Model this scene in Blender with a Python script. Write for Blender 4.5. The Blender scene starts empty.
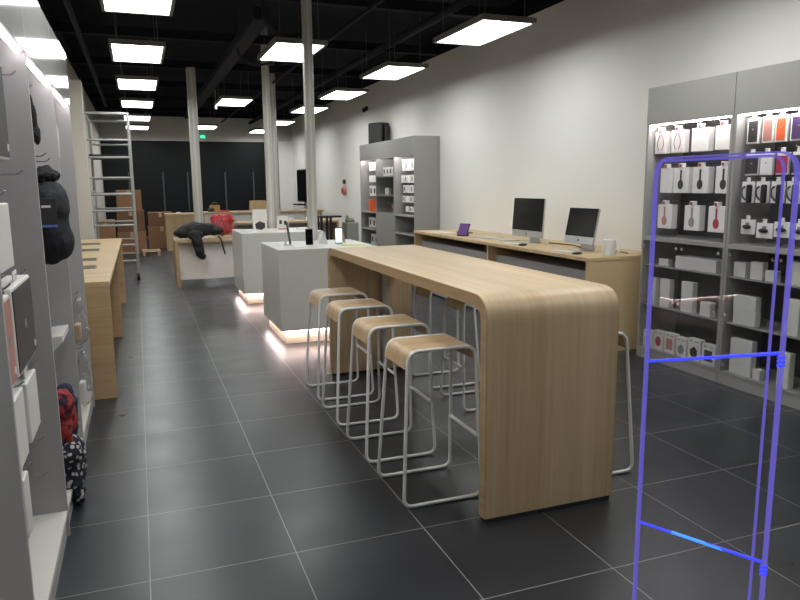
import bpy, bmesh, math, random
from mathutils import Vector, Matrix, Euler
random.seed(7)
C = bpy.context.scene.collection
PI = math.pi

# ------------------------------------------------------------ materials
def lin(c):
    return tuple((v/12.92 if v <= .04045 else ((v+.055)/1.055)**2.4) for v in c)
def rgb(r, g, b): return lin((r/255, g/255, b/255))
def newmat(name):
    m = bpy.data.materials.new(name); m.use_nodes = True
    nt = m.node_tree; return m, nt, nt.nodes['Principled BSDF']
def mat(name, col, rough=.5, metal=0, noise=.0, scale=8, bump=0, bscale=60, spec=.5, coat=0):
    m, nt, b = newmat(name)
    b.inputs['Base Color'].default_value = (*col, 1); b.inputs['Roughness'].default_value = rough
    b.inputs['Metallic'].default_value = metal; b.inputs['Specular IOR Level'].default_value = spec
    b.inputs['Coat Weight'].default_value = coat
    tc = nt.nodes.new('ShaderNodeTexCoord')
    n = nt.nodes.new('ShaderNodeTexNoise'); n.inputs['Scale'].default_value = scale; n.inputs['Detail'].default_value = 4
    nt.links.new(tc.outputs['Object'], n.inputs['Vector'])
    mr = nt.nodes.new('ShaderNodeMapRange'); mr.inputs['To Min'].default_value = 1-noise; mr.inputs['To Max'].default_value = 1+noise
    nt.links.new(n.outputs['Fac'], mr.inputs['Value'])
    mx = nt.nodes.new('ShaderNodeVectorMath'); mx.operation = 'SCALE'; mx.inputs[0].default_value = col
    nt.links.new(mr.outputs['Result'], mx.inputs['Scale']); nt.links.new(mx.outputs['Vector'], b.inputs['Base Color'])
    if bump:
        n2 = nt.nodes.new('ShaderNodeTexNoise'); n2.inputs['Scale'].default_value = bscale; n2.inputs['Detail'].default_value = 3
        nt.links.new(tc.outputs['Object'], n2.inputs['Vector'])
        bp = nt.nodes.new('ShaderNodeBump'); bp.inputs['Strength'].default_value = bump; bp.inputs['Distance'].default_value = .01
        nt.links.new(n2.outputs['Fac'], bp.inputs['Height']); nt.links.new(bp.outputs['Normal'], b.inputs['Normal'])
    return m
def emit(name, col, s):
    m, nt, b = newmat(name)
    b.inputs['Base Color'].default_value = (*col, 1)
    b.inputs['Emission Color'].default_value = (*col, 1); b.inputs['Emission Strength'].default_value = s
    return m
def wood(name, light, dark, sc=(45, 1.2, 1.2), rough=.42):
    m, nt, b = newmat(name)
    tc = nt.nodes.new('ShaderNodeTexCoord'); mp = nt.nodes.new('ShaderNodeMapping'); mp.inputs['Scale'].default_value = sc
    nt.links.new(tc.outputs['Object'], mp.inputs['Vector'])
    n = nt.nodes.new('ShaderNodeTexNoise'); n.inputs['Scale'].default_value = 1.0; n.inputs['Detail'].default_value = 6; n.inputs['Roughness'].default_value = .65
    nt.links.new(mp.outputs['Vector'], n.inputs['Vector'])
    mp2 = nt.nodes.new('ShaderNodeMapping'); mp2.inputs['Scale'].default_value = tuple(s*.16 for s in sc)
    nt.links.new(tc.outputs['Object'], mp2.inputs['Vector'])
    n2 = nt.nodes.new('ShaderNodeTexNoise'); n2.inputs['Scale'].default_value = 1.0; n2.inputs['Detail'].default_value = 2
    nt.links.new(mp2.outputs['Vector'], n2.inputs['Vector'])
    ad = nt.nodes.new('ShaderNodeMath'); ad.operation = 'ADD'; nt.links.new(n.outputs['Fac'], ad.inputs[0]); nt.links.new(n2.outputs['Fac'], ad.inputs[1])
    cr = nt.nodes.new('ShaderNodeMapRange'); cr.inputs['From Min'].default_value = .7; cr.inputs['From Max'].default_value = 1.3
    nt.links.new(ad.outputs[0], cr.inputs['Value'])
    mx = nt.nodes.new('ShaderNodeMix'); mx.data_type = 'RGBA'
    mx.inputs['A'].default_value = (*dark, 1); mx.inputs['B'].default_value = (*light, 1)
    nt.links.new(cr.outputs['Result'], mx.inputs['Factor']); nt.links.new(mx.outputs['Result'], b.inputs['Base Color'])
    b.inputs['Roughness'].default_value = rough
    bp = nt.nodes.new('ShaderNodeBump'); bp.inputs['Strength'].default_value = .08; bp.inputs['Distance'].default_value = .002
    nt.links.new(n.outputs['Fac'], bp.inputs['Height']); nt.links.new(bp.outputs['Normal'], b.inputs['Normal'])
    return m
def clear(name, tint, gl=.06, ior=1.45, rough=.02):
    m = bpy.data.materials.new(name); m.use_nodes = True; nt = m.node_tree; nt.nodes.clear()
    o = nt.nodes.new('ShaderNodeOutputMaterial'); t = nt.nodes.new('ShaderNodeBsdfTransparent'); t.inputs[0].default_value = (*tint, 1)
    g = nt.nodes.new('ShaderNodeBsdfGlossy'); g.inputs['Roughness'].default_value = rough
    f = nt.nodes.new('ShaderNodeFresnel'); f.inputs['IOR'].default_value = ior
    ge = nt.nodes.new('ShaderNodeNewGeometry'); sb = nt.nodes.new('ShaderNodeMath'); sb.operation = 'SUBTRACT'; sb.inputs[0].default_value = 1
    nt.links.new(ge.outputs['Backfacing'], sb.inputs[1]); ml = nt.nodes.new('ShaderNodeMath'); ml.operation = 'MULTIPLY'
    nt.links.new(sb.outputs[0], ml.inputs[0]); nt.links.new(f.outputs[0], ml.inputs[1])
    mx = nt.nodes.new('ShaderNodeMixShader'); nt.links.new(ml.outputs[0], mx.inputs[0]); nt.links.new(t.outputs[0], mx.inputs[1]); nt.links.new(g.outputs[0], mx.inputs[2])
    nt.links.new(mx.outputs[0], o.inputs[0]); return m

def glow_edge(name, col, s, a):
    m = bpy.data.materials.new(name); m.use_nodes = True; nt = m.node_tree; nt.nodes.clear()
    o = nt.nodes.new('ShaderNodeOutputMaterial'); t = nt.nodes.new('ShaderNodeBsdfTransparent'); e = nt.nodes.new('ShaderNodeEmission')
    t.inputs[0].default_value = (.95, .95, 1, 1); e.inputs[0].default_value = (*col, 1); e.inputs[1].default_value = s
    mx = nt.nodes.new('ShaderNodeMixShader'); mx.inputs[0].default_value = a
    nt.links.new(t.outputs[0], mx.inputs[1]); nt.links.new(e.outputs[0], mx.inputs[2]); nt.links.new(mx.outputs[0], o.inputs[0]); return m

def floor_mat():
    m, nt, b = newmat('floor_tiles')
    tc = nt.nodes.new('ShaderNodeTexCoord'); mp = nt.nodes.new('ShaderNodeMapping')
    mp.inputs['Location'].default_value = (.054+.597*20, -2.767+.602*20, 0)
    nt.links.new(tc.outputs['Object'], mp.inputs['Vector'])
    br = nt.nodes.new('ShaderNodeTexBrick'); br.offset = 0; br.squash = 1
    br.inputs['Scale'].default_value = 1; br.inputs['Brick Width'].default_value = .597; br.inputs['Row Height'].default_value = .602
    br.inputs['Mortar Size'].default_value = .0025; br.inputs['Mortar Smooth'].default_value = .2
    br.inputs['Color1'].default_value = (*rgb(40, 42, 46), 1); br.inputs['Color2'].default_value = (*rgb(45, 46, 51), 1)
    br.inputs['Mortar'].default_value = (*rgb(142, 138, 134), 1)
    nt.links.new(mp.outputs['Vector'], br.inputs['Vector'])
    n = nt.nodes.new('ShaderNodeTexNoise'); n.inputs['Scale'].default_value = 3.5; n.inputs['Detail'].default_value = 6
    nt.links.new(tc.outputs['Object'], n.inputs['Vector'])
    mr = nt.nodes.new('ShaderNodeMapRange'); mr.inputs['To Min'].default_value = .65; mr.inputs['To Max'].default_value = 1.35
    nt.links.new(n.outputs['Fac'], mr.inputs['Value'])
    vm = nt.nodes.new('ShaderNodeVectorMath'); vm.operation = 'SCALE'
    nt.links.new(br.outputs['Color'], vm.inputs[0]); nt.links.new(mr.outputs['Result'], vm.inputs['Scale'])
    nt.links.new(vm.outputs['Vector'], b.inputs['Base Color'])
    r = nt.nodes.new('ShaderNodeMapRange'); r.inputs['To Min'].default_value = .22; r.inputs['To Max'].default_value = .42
    nt.links.new(n.outputs['Fac'], r.inputs['Value']); nt.links.new(r.outputs['Result'], b.inputs['Roughness'])
    inv = nt.nodes.new('ShaderNodeMath'); inv.operation = 'SUBTRACT'; inv.inputs[0].default_value = 1; nt.links.new(br.outputs['Fac'], inv.inputs[1])
    bp = nt.nodes.new('ShaderNodeBump'); bp.inputs['Strength'].default_value = .25; bp.inputs['Distance'].default_value = .003
    nt.links.new(inv.outputs[0], bp.inputs['Height']); nt.links.new(bp.outputs['Normal'], b.inputs['Normal'])
    b.inputs['Specular IOR Level'].default_value = .5
    return m

M = dict(
 floor=floor_mat(),
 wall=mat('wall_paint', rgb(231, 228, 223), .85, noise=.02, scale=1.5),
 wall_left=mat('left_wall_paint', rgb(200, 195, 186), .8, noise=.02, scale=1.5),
 bulk=mat('bulkhead_paint', rgb(196, 190, 184), .85, noise=.03),
 ceil=mat('black_ceiling', rgb(22, 23, 32), .9, noise=.3, scale=1.2, spec=.2),
 beam=mat('black_beam', rgb(26, 27, 37), .8, noise=.2, scale=3, spec=.3),
 beam2=mat('duct_black', rgb(31, 32, 42), .75, noise=.2, scale=3, spec=.3),
 night=mat('dark_glazing', rgb(14, 15, 20), .5, noise=.3, scale=.7, spec=.25),
 mull=mat('grey_mullion', rgb(70, 72, 78), .5, noise=.05),
 oak=wood('oak_veneer', rgb(208, 183, 148), rgb(184, 156, 120)),
 oak_y=wood('oak_veneer_lengthwise', rgb(212, 186, 146), rgb(188, 158, 118), (1.2, 45, 1.2)),
 oakedge=wood('oak_edge', rgb(196, 166, 128), rgb(168, 138, 102), (3, 3, 60)),
 seat=wood('stool_ply', rgb(214, 186, 150), rgb(180, 146, 106), (1.5, 50, 1.5)),
 board=mat('cardboard', rgb(150, 112, 82), .8, noise=.1, scale=5),
 board2=mat('cardboard_dark', rgb(124, 90, 66), .8, noise=.1, scale=5),
 pine=wood('pale_pine', rgb(206, 180, 146), rgb(176, 148, 112), (20, 2, 2)),
 black=mat('black_plastic', rgb(24, 24, 26), .4, noise=.05),
 screen=mat('black_glass', rgb(12, 12, 14), .08, noise=.02),
 alu=mat('aluminium', rgb(200, 202, 204), .35, metal=.7, noise=.03),
 scaf=mat('dull_aluminium', rgb(172, 172, 170), .45, metal=.3, noise=.08),
 tube=mat('silver_powder_coat', rgb(226, 226, 224), .4, metal=0, noise=.03),
 chrome=mat('bright_steel', rgb(200, 200, 204), .2, metal=1, noise=.02),
 cab=mat('grey_laminate', rgb(152, 150, 146), .42, noise=.02),
 cabd=mat('grey_peg_panel', rgb(84, 84, 84), .5, noise=.05),
 lcab=mat('left_grey_laminate', rgb(168, 166, 166), .45, noise=.02),
 header=mat('glossy_header_laminate', rgb(206, 204, 204), .10, noise=.02, spec=.25),
 lshelf=mat('white_base_shelf', rgb(214, 208, 202), .45, noise=.02),
 white=mat('white_laminate', rgb(206, 204, 198), .35, noise=.02),
 mount=mat('white_plastic', rgb(226, 226, 224), .4, noise=.02),
 pole=mat('cream_pole_paint', rgb(190, 186, 178), .5, noise=.03),
 card=mat('white_card', rgb(226, 222, 218), .5, noise=.03, scale=20),
 cardg=mat('grey_white_card', rgb(222, 220, 214), .55, noise=.05, scale=14),
 print_dark=mat('printed_dark', rgb(58, 54, 54), .4),
 print_red=mat('printed_red', rgb(176, 62, 72), .45),
 print_pink=mat('printed_rose', rgb(192, 132, 124), .45),
 print_grey=mat('printed_grey', rgb(140, 138, 138), .45),
 orange=mat('orange_silicone', rgb(216, 92, 46), .5), rose=mat('rose_silicone', rgb(178, 122, 112), .5),
 purple=mat('purple_case', rgb(74, 50, 96), .5), magenta=mat('magenta_case', rgb(168, 40, 80), .5),
 charcoal=mat('charcoal_case', rgb(52, 50, 52), .55, noise=.05),
 bagfab=mat('dark_bag_fabric', rgb(26, 27, 34), .85, noise=.3, scale=30, bump=.4),
 furry=mat('black_knit', rgb(30, 30, 33), .95, noise=.6, scale=60, bump=1.0, bscale=90),
 redfab=mat('red_scarf_fabric', rgb(132, 36, 32), .85, noise=.6, scale=22, bump=.5),
 poly=clear('clear_polybag', (.86, .85, .85), ior=1.7, rough=.18),
 glass=clear('door_glass', (.96, .965, .96), ior=1.5, rough=.01),
 acrylic=clear('clear_acrylic', (.955, .95, .985), ior=1.32, rough=.02),
 acryl_edge=glow_edge('violet_lit_edge', rgb(118, 108, 214), .55, .62),
 acryl_bar=emit('blue_lit_bar', rgb(52, 60, 225), .95),
 acryl_hot=emit('bright_blue_lit', rgb(60, 130, 255), 1.1),
 panel=emit('led_panel', (.965, 1, .975), 9.2),
 frame=mat('panel_frame', rgb(120, 118, 116), .5),
 led=emit('cabinet_led', (1, .95, .97), 40.0),
 led_left=emit('left_unit_led', (1, .93, .96), 22.0),
 ledp=emit('plinth_led', (1, .84, .84), 20.0),
 plinth=mat('plinth_cream', rgb(226, 204, 178), .5, noise=.03),
 phone_on=emit('lit_phone_screen', (.75, .95, 1), .62),
 green=emit('green_sign_light', (.05, .75, .35), 1.6),
 redbag=mat('red_plastic', rgb(196, 42, 52), .35, noise=.3, scale=14),
 paleband=mat('plain_white_text', rgb(230, 230, 234), .5),
 blueband=mat('blue_tag_band', rgb(90, 120, 190), .5),
 yellow=mat('yellow_green_paper', rgb(206, 210, 120), .6),
 greymesh=mat('grey_green_mesh', rgb(142, 144, 138), .7, noise=.4, scale=50),
 rubber=mat('dark_rubber', rgb(30, 30, 32), .6),
 grout=mat('dark_foot', rgb(44, 44, 48), .5),
 deskgrey=mat('grey_modesty_panel', rgb(146, 146, 144), .5, noise=.02),
 dispcard=mat('display_card', rgb(222, 218, 212), .5),
 jacket=mat('black_jacket_fabric', rgb(20, 20, 22), .7, noise=.3, scale=25, bump=.5),
)
def dots_mat(name, base, dot, sc):
    m, nt, b = newmat(name)
    tc = nt.nodes.new('ShaderNodeTexCoord'); v = nt.nodes.new('ShaderNodeTexVoronoi'); v.inputs['Scale'].default_value = sc
    nt.links.new(tc.outputs['Object'], v.inputs['Vector'])
    lt = nt.nodes.new('ShaderNodeMath'); lt.operation = 'LESS_THAN'; lt.inputs[1].default_value = .36
    nt.links.new(v.outputs['Distance'], lt.inputs[0])
    mx = nt.nodes.new('ShaderNodeMix'); mx.data_type = 'RGBA'; mx.inputs['A'].default_value = (*base, 1); mx.inputs['B'].default_value = (*dot, 1)
    nt.links.new(lt.outputs[0], mx.inputs['Factor']); nt.links.new(mx.outputs['Result'], b.inputs['Base Color'])
    b.inputs['Roughness'].default_value = .85; return m
def patch_mat(name, ca, cb, sc):
    m, nt, b = newmat(name)
    tc = nt.nodes.new('ShaderNodeTexCoord'); n = nt.nodes.new('ShaderNodeTexNoise'); n.inputs['Scale'].default_value = sc; n.inputs['Detail'].default_value = 2
    nt.links.new(tc.outputs['Object'], n.inputs['Vector']); cr = nt.nodes.new('ShaderNodeMapRange'); cr.inputs['From Min'].default_value = .5; cr.inputs['From Max'].default_value = .58
    nt.links.new(n.outputs['Fac'], cr.inputs['Value']); mx = nt.nodes.new('ShaderNodeMix'); mx.data_type = 'RGBA'
    mx.inputs['A'].default_value = (*ca, 1); mx.inputs['B'].default_value = (*cb, 1)
    nt.links.new(cr.outputs['Result'], mx.inputs['Factor']); nt.links.new(mx.outputs['Result'], b.inputs['Base Color']); b.inputs['Roughness'].default_value = .85; return m
M['redfab'] = patch_mat('red_patterned_scarf', rgb(150, 42, 36), rgb(48, 26, 40), 26)
M['dots'] = dots_mat('spotted_scarf_fabric', rgb(24, 26, 44), rgb(178, 172, 170), 34)

# ------------------------------------------------------------ mesh builder
class MB:
    def __init__(s): s.bm = bmesh.new()
    def box(s, x0, x1, y0, y1, z0, z1, bev=0, rot=None, seg=2):
        c = Vector(((x0+x1)/2, (y0+y1)/2, (z0+z1)/2))
        mt = Matrix.Diagonal((abs(x1-x0), abs(y1-y0), abs(z1-z0), 1))
        R = rot.to_4x4() if rot is not None else Matrix.Identity(4)
        g = bmesh.ops.create_cube(s.bm, size=1, matrix=Matrix.Translation(c) @ R @ mt)
        if bev:
            es = list({e for v in g['verts'] for e in v.link_edges})
            bmesh.ops.bevel(s.bm, geom=es, offset=bev, segments=seg, affect='EDGES', profile=.5)
        return s
    def tube(s, pts, r, n=10, closed=False, flat=1.0):
        pts = [Vector(p) for p in pts]; m = len(pts); rings = []; up = None
        for i, p in enumerate(pts):
            a = pts[(i-1) % m] if (closed or i > 0) else p
            b = pts[(i+1) % m] if (closed or i < m-1) else p
            t = (b-a).normalized()
            if up is None:
                up = Vector((0, 0, 1)) if abs(t.z) < .9 else Vector((1, 0, 0))
            u = (up - t*up.dot(t)).normalized(); up = u; w = t.cross(u)
            rr = r[i] if isinstance(r, (list, tuple)) else r
            rings.append([s.bm.verts.new(p + u*math.cos(2*PI*k/n)*rr*flat + w*math.sin(2*PI*k/n)*rr) for k in range(n)])
        for i in range(m if closed else m-1):
            A, B = rings[i], rings[(i+1) % m]
            off = 0
            if closed and i == m-1:
                off = min(range(n), key=lambda o: (A[0].co-B[o].co).length)
            for k in range(n): s.bm.faces.new((A[k], A[(k+1) % n], B[(k+1+off) % n], B[(k+off) % n]))
        if not closed:
            s.bm.faces.new(rings[0][::-1]); s.bm.faces.new(rings[-1])
        return s
    def prism(s, poly, axis, a, b):
        def P(u, v, w):
            return {'X': (w, u, v), 'Y': (u, w, v), 'Z': (u, v, w)}[axis]
        A = [s.bm.verts.new(P(u, v, a)) for u, v in poly]; B = [s.bm.verts.new(P(u, v, b)) for u, v in poly]
        n = len(poly)
        for k in range(n): s.bm.faces.new((A[k], A[(k+1) % n], B[(k+1) % n], B[k]))
        s.bm.faces.new(A[::-1]); s.bm.faces.new(B); return s
    def lathe(s, prof, c=(0, 0, 0), n=24, axis='Z'):
        rings = []
        for r, z in prof:
            ring = []
            for k in range(n):
                a = 2*PI*k/n; x, y = max(r, 1e-4)*math.cos(a), max(r, 1e-4)*math.sin(a)
                p = {'Z': (x, y, z), 'X': (z, x, y), 'Y': (x, z, y)}[axis]
                ring.append(s.bm.verts.new(Vector(p)+Vector(c)))
            rings.append(ring)
        for A, B in zip(rings, rings[1:]):
            for k in range(n): s.bm.faces.new((A[k], A[(k+1) % n], B[(k+1) % n], B[k]))
        s.bm.faces.new(rings[0][::-1]); s.bm.faces.new(rings[-1]); return s
    def ball(s, c, r, rot=None, u=16, v=10):
        R = rot.to_4x4() if rot is not None else Matrix.Identity(4)
        bmesh.ops.create_uvsphere(s.bm, u_segments=u, v_segments=v, radius=1, matrix=Matrix.Translation(c) @ R @ Matrix.Diagonal((*r, 1)))
        return s
    def build(s, name, m, parent=None, loc=None, smooth=None, **tags):
        bmesh.ops.recalc_face_normals(s.bm, faces=s.bm.faces)
        me = bpy.data.meshes.new(name)
        if loc is None and parent is None and len(s.bm.verts):      # origin at the base centre
            xs = [v.co.x for v in s.bm.verts]; ys = [v.co.y for v in s.bm.verts]; zs = [v.co.z for v in s.bm.verts]
            loc = Vector(((min(xs)+max(xs))/2, (min(ys)+max(ys))/2, min(zs)))
            bmesh.ops.translate(s.bm, verts=s.bm.verts, vec=-loc)
        s.bm.to_mesh(me); s.bm.free()
        me.materials.append(M[m] if isinstance(m, str) else m)
        o = bpy.data.objects.new(name, me); C.objects.link(o)
        if parent is not None: o.parent = parent
        if loc is not None: o.location = loc
        if smooth:
            for p in me.polygons: p.use_smooth = True
            me.set_sharp_from_angle(angle=math.radians(smooth))
        for k, v in tags.items():
            if v: o[k] = v
        return o
def fillet(pts, r, n=5, closed=False):
    pts = [Vector(p) for p in pts]; out = []; m = len(pts)
    for i, p in enumerate(pts):
        if not closed and i in (0, m-1): out.append(p); continue
        a, b = pts[(i-1) % m]-p, pts[(i+1) % m]-p
        rr = r[i] if isinstance(r, (list, tuple)) else r
        rr = min(rr, a.length*.48, b.length*.48); A = p+a.normalized()*rr; B = p+b.normalized()*rr
        for k in range(n+1):
            t = k/n; out.append(A*(1-t)**2 + p*2*t*(1-t) + B*t*t)
    return out
def fil2(pts, r, n=6, closed=True):
    return [(p.x, p.y) for p in fillet([(a, b, 0) for a, b in pts], r, n, closed)]
def thing(name, label, cat, loc=(0, 0, 0), rz=0, group=None):
    o = bpy.data.objects.new(name, None); C.objects.link(o); o.location = loc; o.rotation_euler = (0, 0, rz)
    o.empty_display_size = .1; o['label'] = label; o['category'] = cat
    if group: o['group'] = group
    return o
def struct(name, mb, m, **k): return mb.build(name, m, kind='structure', **k)
def dup(root, loc, rz=None, label=None, group=None):
    r = root.copy(); C.objects.link(r); r.location = loc
    if rz is not None: r.rotation_euler = (0, 0, rz)
    if label: r['label'] = label
    if group: r['group'] = group
    for ch in list(root.children):
        c = ch.copy(); C.objects.link(c); c.parent = r
        for g in list(ch.children):
            d = g.copy(); C.objects.link(d); d.parent = c
    return r
def cloth(o, vox, disp=.01, ns=.06, smooth=4):
    md = o.modifiers.new('remesh', 'REMESH'); md.mode = 'VOXEL'; md.voxel_size = vox; md.use_smooth_shade = True
    sm = o.modifiers.new('smooth', 'SMOOTH'); sm.iterations = smooth; sm.factor = .5
    tx = bpy.data.textures.new(o.name+'_folds', 'CLOUDS'); tx.noise_scale = ns
    dm = o.modifiers.new('folds', 'DISPLACE'); dm.texture = tx; dm.strength = disp; dm.texture_coords = 'LOCAL'
    return o
def rot(x=0, y=0, z=0): return Euler((math.radians(x), math.radians(y), math.radians(z))).to_matrix()

# ------------------------------------------------------------ the setting
XL, XR, YB, ZC, WH = -.9, 4.65, 22.0, 3.85, 3.6
struct('floor', MB().box(XL-.1, XR+.1, -1.5, YB+.1, -.06, 0), 'floor', loc=(0, 0, 0))
struct('ceiling', MB().box(XL-.1, XR+.1, -1.5, YB+.1, ZC, ZC+.1), 'ceil')
struct('wall_right', MB().box(XR, XR+.1, -1.5, YB, 0, WH), 'wall')
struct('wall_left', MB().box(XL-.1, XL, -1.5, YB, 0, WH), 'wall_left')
struct('wall_back', MB().box(XL, XR, YB, YB+.1, 2.93, WH).box(4.22, XR, YB, YB+.1, 0, 2.93), 'bulk')
struct('trim_1', MB().box(XL, 4.22, YB-.05, YB, 2.9, 2.98), 'bulk')
struct('trim_2', MB().box(4.2, XR-.001, YB-.035, YB-.001, 0, 2.93), 'wall')
w = struct('window_1', MB().box(XL, 4.22, YB+.03, YB+.06, 0, 2.93), 'night')
for x in (-.2, .75, 1.45, 2.55, 3.4):
    MB().box(x-.02, x+.02, YB-.01, YB+.03, .85, 2.0).build('mullion', 'mull', w, loc=-w.location)
MB().box(XL, 4.2, YB-.02, YB+.03, 0, .12).build('bottom_rail', 'mull', w, loc=-w.location)
struct('trim_30', MB().box(XR, XR+.1, -1.5, YB, WH, ZC), 'ceil'); struct('trim_31', MB().box(XL-.1, XL, -1.5, YB, WH, ZC), 'ceil')
struct('trim_32', MB().box(XL, XR, YB, YB+.1, WH, ZC), 'ceil')
k = 3
for y in (3.1, 5.6, 8.1, 10.6, 13.1, 15.6, 18.1, 20.6):
    struct('trim_%d' % k, MB().box(XL, XR, y-.06, y+.06, 3.6, 3.72), 'beam'); k += 1
struct('trim_%d' % k, MB().tube([(3.35, -1, 3.46), (3.35, 21.9, 3.46)], .05, 14), 'beam2', smooth=40); k += 1
struct('trim_%d' % k, MB().tube([(2.5, -1, 3.46), (2.5, 21.9, 3.46)], .022, 10), 'beam2', smooth=40); k += 1
struct('trim_%d' % k, MB().box(1.32, 1.5, 8, 20, 3.36, 3.5, .02), 'beam2'); k += 1
struct('trim_%d' % k, MB().tube([(-.55, 4, 3.45), (-.55, 18, 3.45)], .035, 10), 'beam2', smooth=40); k += 1
for y0, y1 in ((7.6, 8.2), (9.6, 10.2)):
    struct('trim_%d' % k, MB().tube(fillet([(1.35, y0, 3.83), (1.35, y0+.05, 3.25), (1.6, (y0+y1)/2, 3.18), (1.95, y1, 3.3), (2.0, y1+.05, 3.83)], .15), .016, 8), 'beam2', smooth=40); k += 1

# white wall cladding / pilasters between the shelves and the scaffold
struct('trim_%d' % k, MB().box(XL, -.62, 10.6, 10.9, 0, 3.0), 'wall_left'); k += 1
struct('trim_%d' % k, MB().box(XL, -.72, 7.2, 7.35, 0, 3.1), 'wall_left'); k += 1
for y in range(0, 22, 3):
    pass

# ------------------------------------------------------------ ceiling lights
def light_panel(label, x0, y0, grp):
    t = thing('ceiling_light', label, 'light', (x0+.3, y0+.6, 3.13), group=grp)
    f = MB()
    for a in ((-.3, -.27, -.6, .6), (.27, .3, -.6, .6), (-.27, .27, -.6, -.57), (-.27, .27, .57, .6)): f.box(*a, -.004, .05)
    f.box(-.27, .27, -.57, .57, .03, .05); f.build('frame', 'frame', t)
    MB().box(-.27, .27, -.57, .57, .002, .018).build('diffuser', 'panel', t)
    for sx in (-.22, .22):
        for sy in (-.5, .5): MB().tube([(sx, sy, .05), (sx, sy, .70)], .0025, 6).build('suspension_wire', 'frame', t)
    return t
ordn = ['nearest', 'second', 'third', 'fourth', 'fifth', 'sixth', 'seventh']
for i, y in enumerate((5.88, 8.56, 11.25, 14.0, 16.95, 19.7)):
    light_panel('rectangular glowing ceiling panel, %s from the camera in the left row above the aisle' % ordn[i], -.19, y, 'left row of ceiling panels')
for i, y in enumerate((7.93, 13.2, 19.2)):
    light_panel('rectangular glowing ceiling panel, %s from the camera in the middle row among the poles' % ordn[i], 1.52, y, 'middle row of ceiling panels')
for i, y in enumerate((6.25, 9.0, 11.6, 14.15, 17.35, 20.2)):
    light_panel('rectangular glowing ceiling panel, %s from the camera in the right row beside the white wall' % ordn[i], 3.2, y, 'right row of ceiling panels')
# the same rows carry on over the camera
for n_, (x, y) in enumerate(((3.2, 3.45), (3.2, .6), (-.19, 3.1), (-.19, .3), (1.52, 2.4))):
    light_panel('rectangular ceiling panel overhead near the entrance, outside the photo', x, y, 'ceiling panels over the entrance')

o = MB().box(1.88, 2.0, 21.93, 21.99, 3.0, 3.07, .01).build('exit_sign', 'green', label='small glowing green exit sign on the far grey bulkhead', category='sign')
t = MB().box(1.49, 1.53, 13.98, 14.02, 3.02, 3.08, .008).build('sensor', 'mount', label='tiny pale ceiling sensor beside the middle ceiling panel', category='sensor')
MB().tube([(0, 0, .06), (0, 0, .825)], .004, 8).build('rod', 'mount', t)

# ------------------------------------------------------------ poles
def pole(x, y, z0, w, label, zt=ZC, twin=False):
    t = thing('support_pole', label, 'pole', (x, y, z0), group=None)
    MB().box(-w/2, w/2, -w/2, w/2, 0, zt-z0, w*.12).build('shaft', 'pole', t)
    MB().box(-w*.12, w*.12, -w/2-.004, -w/2+.001, .02, zt-z0-.02).build('cable_slot', 'white', t)
    MB().box(-w*.62, w*.62, -w*.62, w*.62, 0, .03, .004).build('foot_collar', 'pole', t)
    return t
pole(1.0, 12.95, 0, .15, 'cream ceiling pole behind the jacket bench, leftmost of the poles', 3.6)
pole(1.88, 10.62, 0, .10, 'pale twin-grooved ceiling pole rising behind the farther white pedestal')
pole(2.48, 13.4, 0, .12, 'pale ceiling pole half hidden behind the pole at the farther white pedestal')
pole(1.866, 7.85, 0, .10, 'pale ceiling pole rising behind the nearer white pedestal')

# ------------------------------------------------------------ large oak communal table
t = thing('communal_table', 'long high oak table with rounded waterfall ends in the middle of the floor', 'table', (1.775, 4.09, 0))
Y0, Y1, H, T = -1.395, 1.395, 1.075, .06
def u_poly(y0, y1, h, th, ro, zb):
    return ([(y0, zb)] + [(p.x, p.y) for p in fillet([(y0, zb, 0), (y0, h, 0), (y1, h, 0), (y1, zb, 0)], ro, 9)][1:-1] + [(y1, zb), (y1-th, zb)]
            + [(p.x, p.y) for p in fillet([(y1-th, zb, 0), (y1-th, h-th, 0), (y0+th, h-th, 0), (y0+th, zb, 0)], max(ro-th, .02), 9)][1:-1] + [(y0+th, zb)])
def waterfall(y0, y1, h, th, ro, x0, x1, zb, name, m, parent):
    outer = [(p.x, p.y) for p in fillet([(y0, zb, 0), (y0, h, 0), (y1, h, 0), (y1, zb, 0)], ro, 9)]
    inner = [(p.x, p.y) for p in fillet([(y0+th, zb, 0), (y0+th, h-th, 0), (y1-th, h-th, 0), (y1-th, zb, 0)], max(ro-th, .015), 9)]
    mb = MB(); bm = mb.bm; n = len(outer)
    V = [[bm.verts.new((x, a, b)) for a, b in poly] for x in (x0, x1) for poly in (outer, inner)]
    O0, I0, O1, I1 = V
    for i in range(n-1):
        bm.faces.new((O0[i], O0[i+1], O1[i+1], O1[i])); bm.faces.new((I0[i], I1[i], I1[i+1], I0[i+1]))
        bm.faces.new((O0[i], I0[i], I0[i+1], O0[i+1])); bm.faces.new((O1[i], O1[i+1], I1[i+1], I1[i]))
    for i in (0, n-1): bm.faces.new((O0[i], O1[i], I1[i], I0[i]))
    return mb.build(name, m, parent, smooth=40)
waterfall(Y0, Y1, H, T, .13, -.352, .352, .022, 'tabletop', 'oak', t)
for s_ in (-1, 1):
    xs = (.3522, .357) if s_ > 0 else (-.357, -.3522)
    waterfall(Y0+.001, Y1-.001, H-.001, T-.002, .129, xs[0], xs[1], .022, 'edge_band', 'oakedge', t)
for s_ in (-1, 1):
    y = s_*(1.395-T/2)
    MB().box(-.345, .345, y-T/2+.003, y+T/2-.003, 0, .022).build('foot_strip', 'grout', t)
MB().box(.08, .115, 1.29, 1.325, .03, 1.01, .004).build('cable_channel', 'alu', t)

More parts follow.
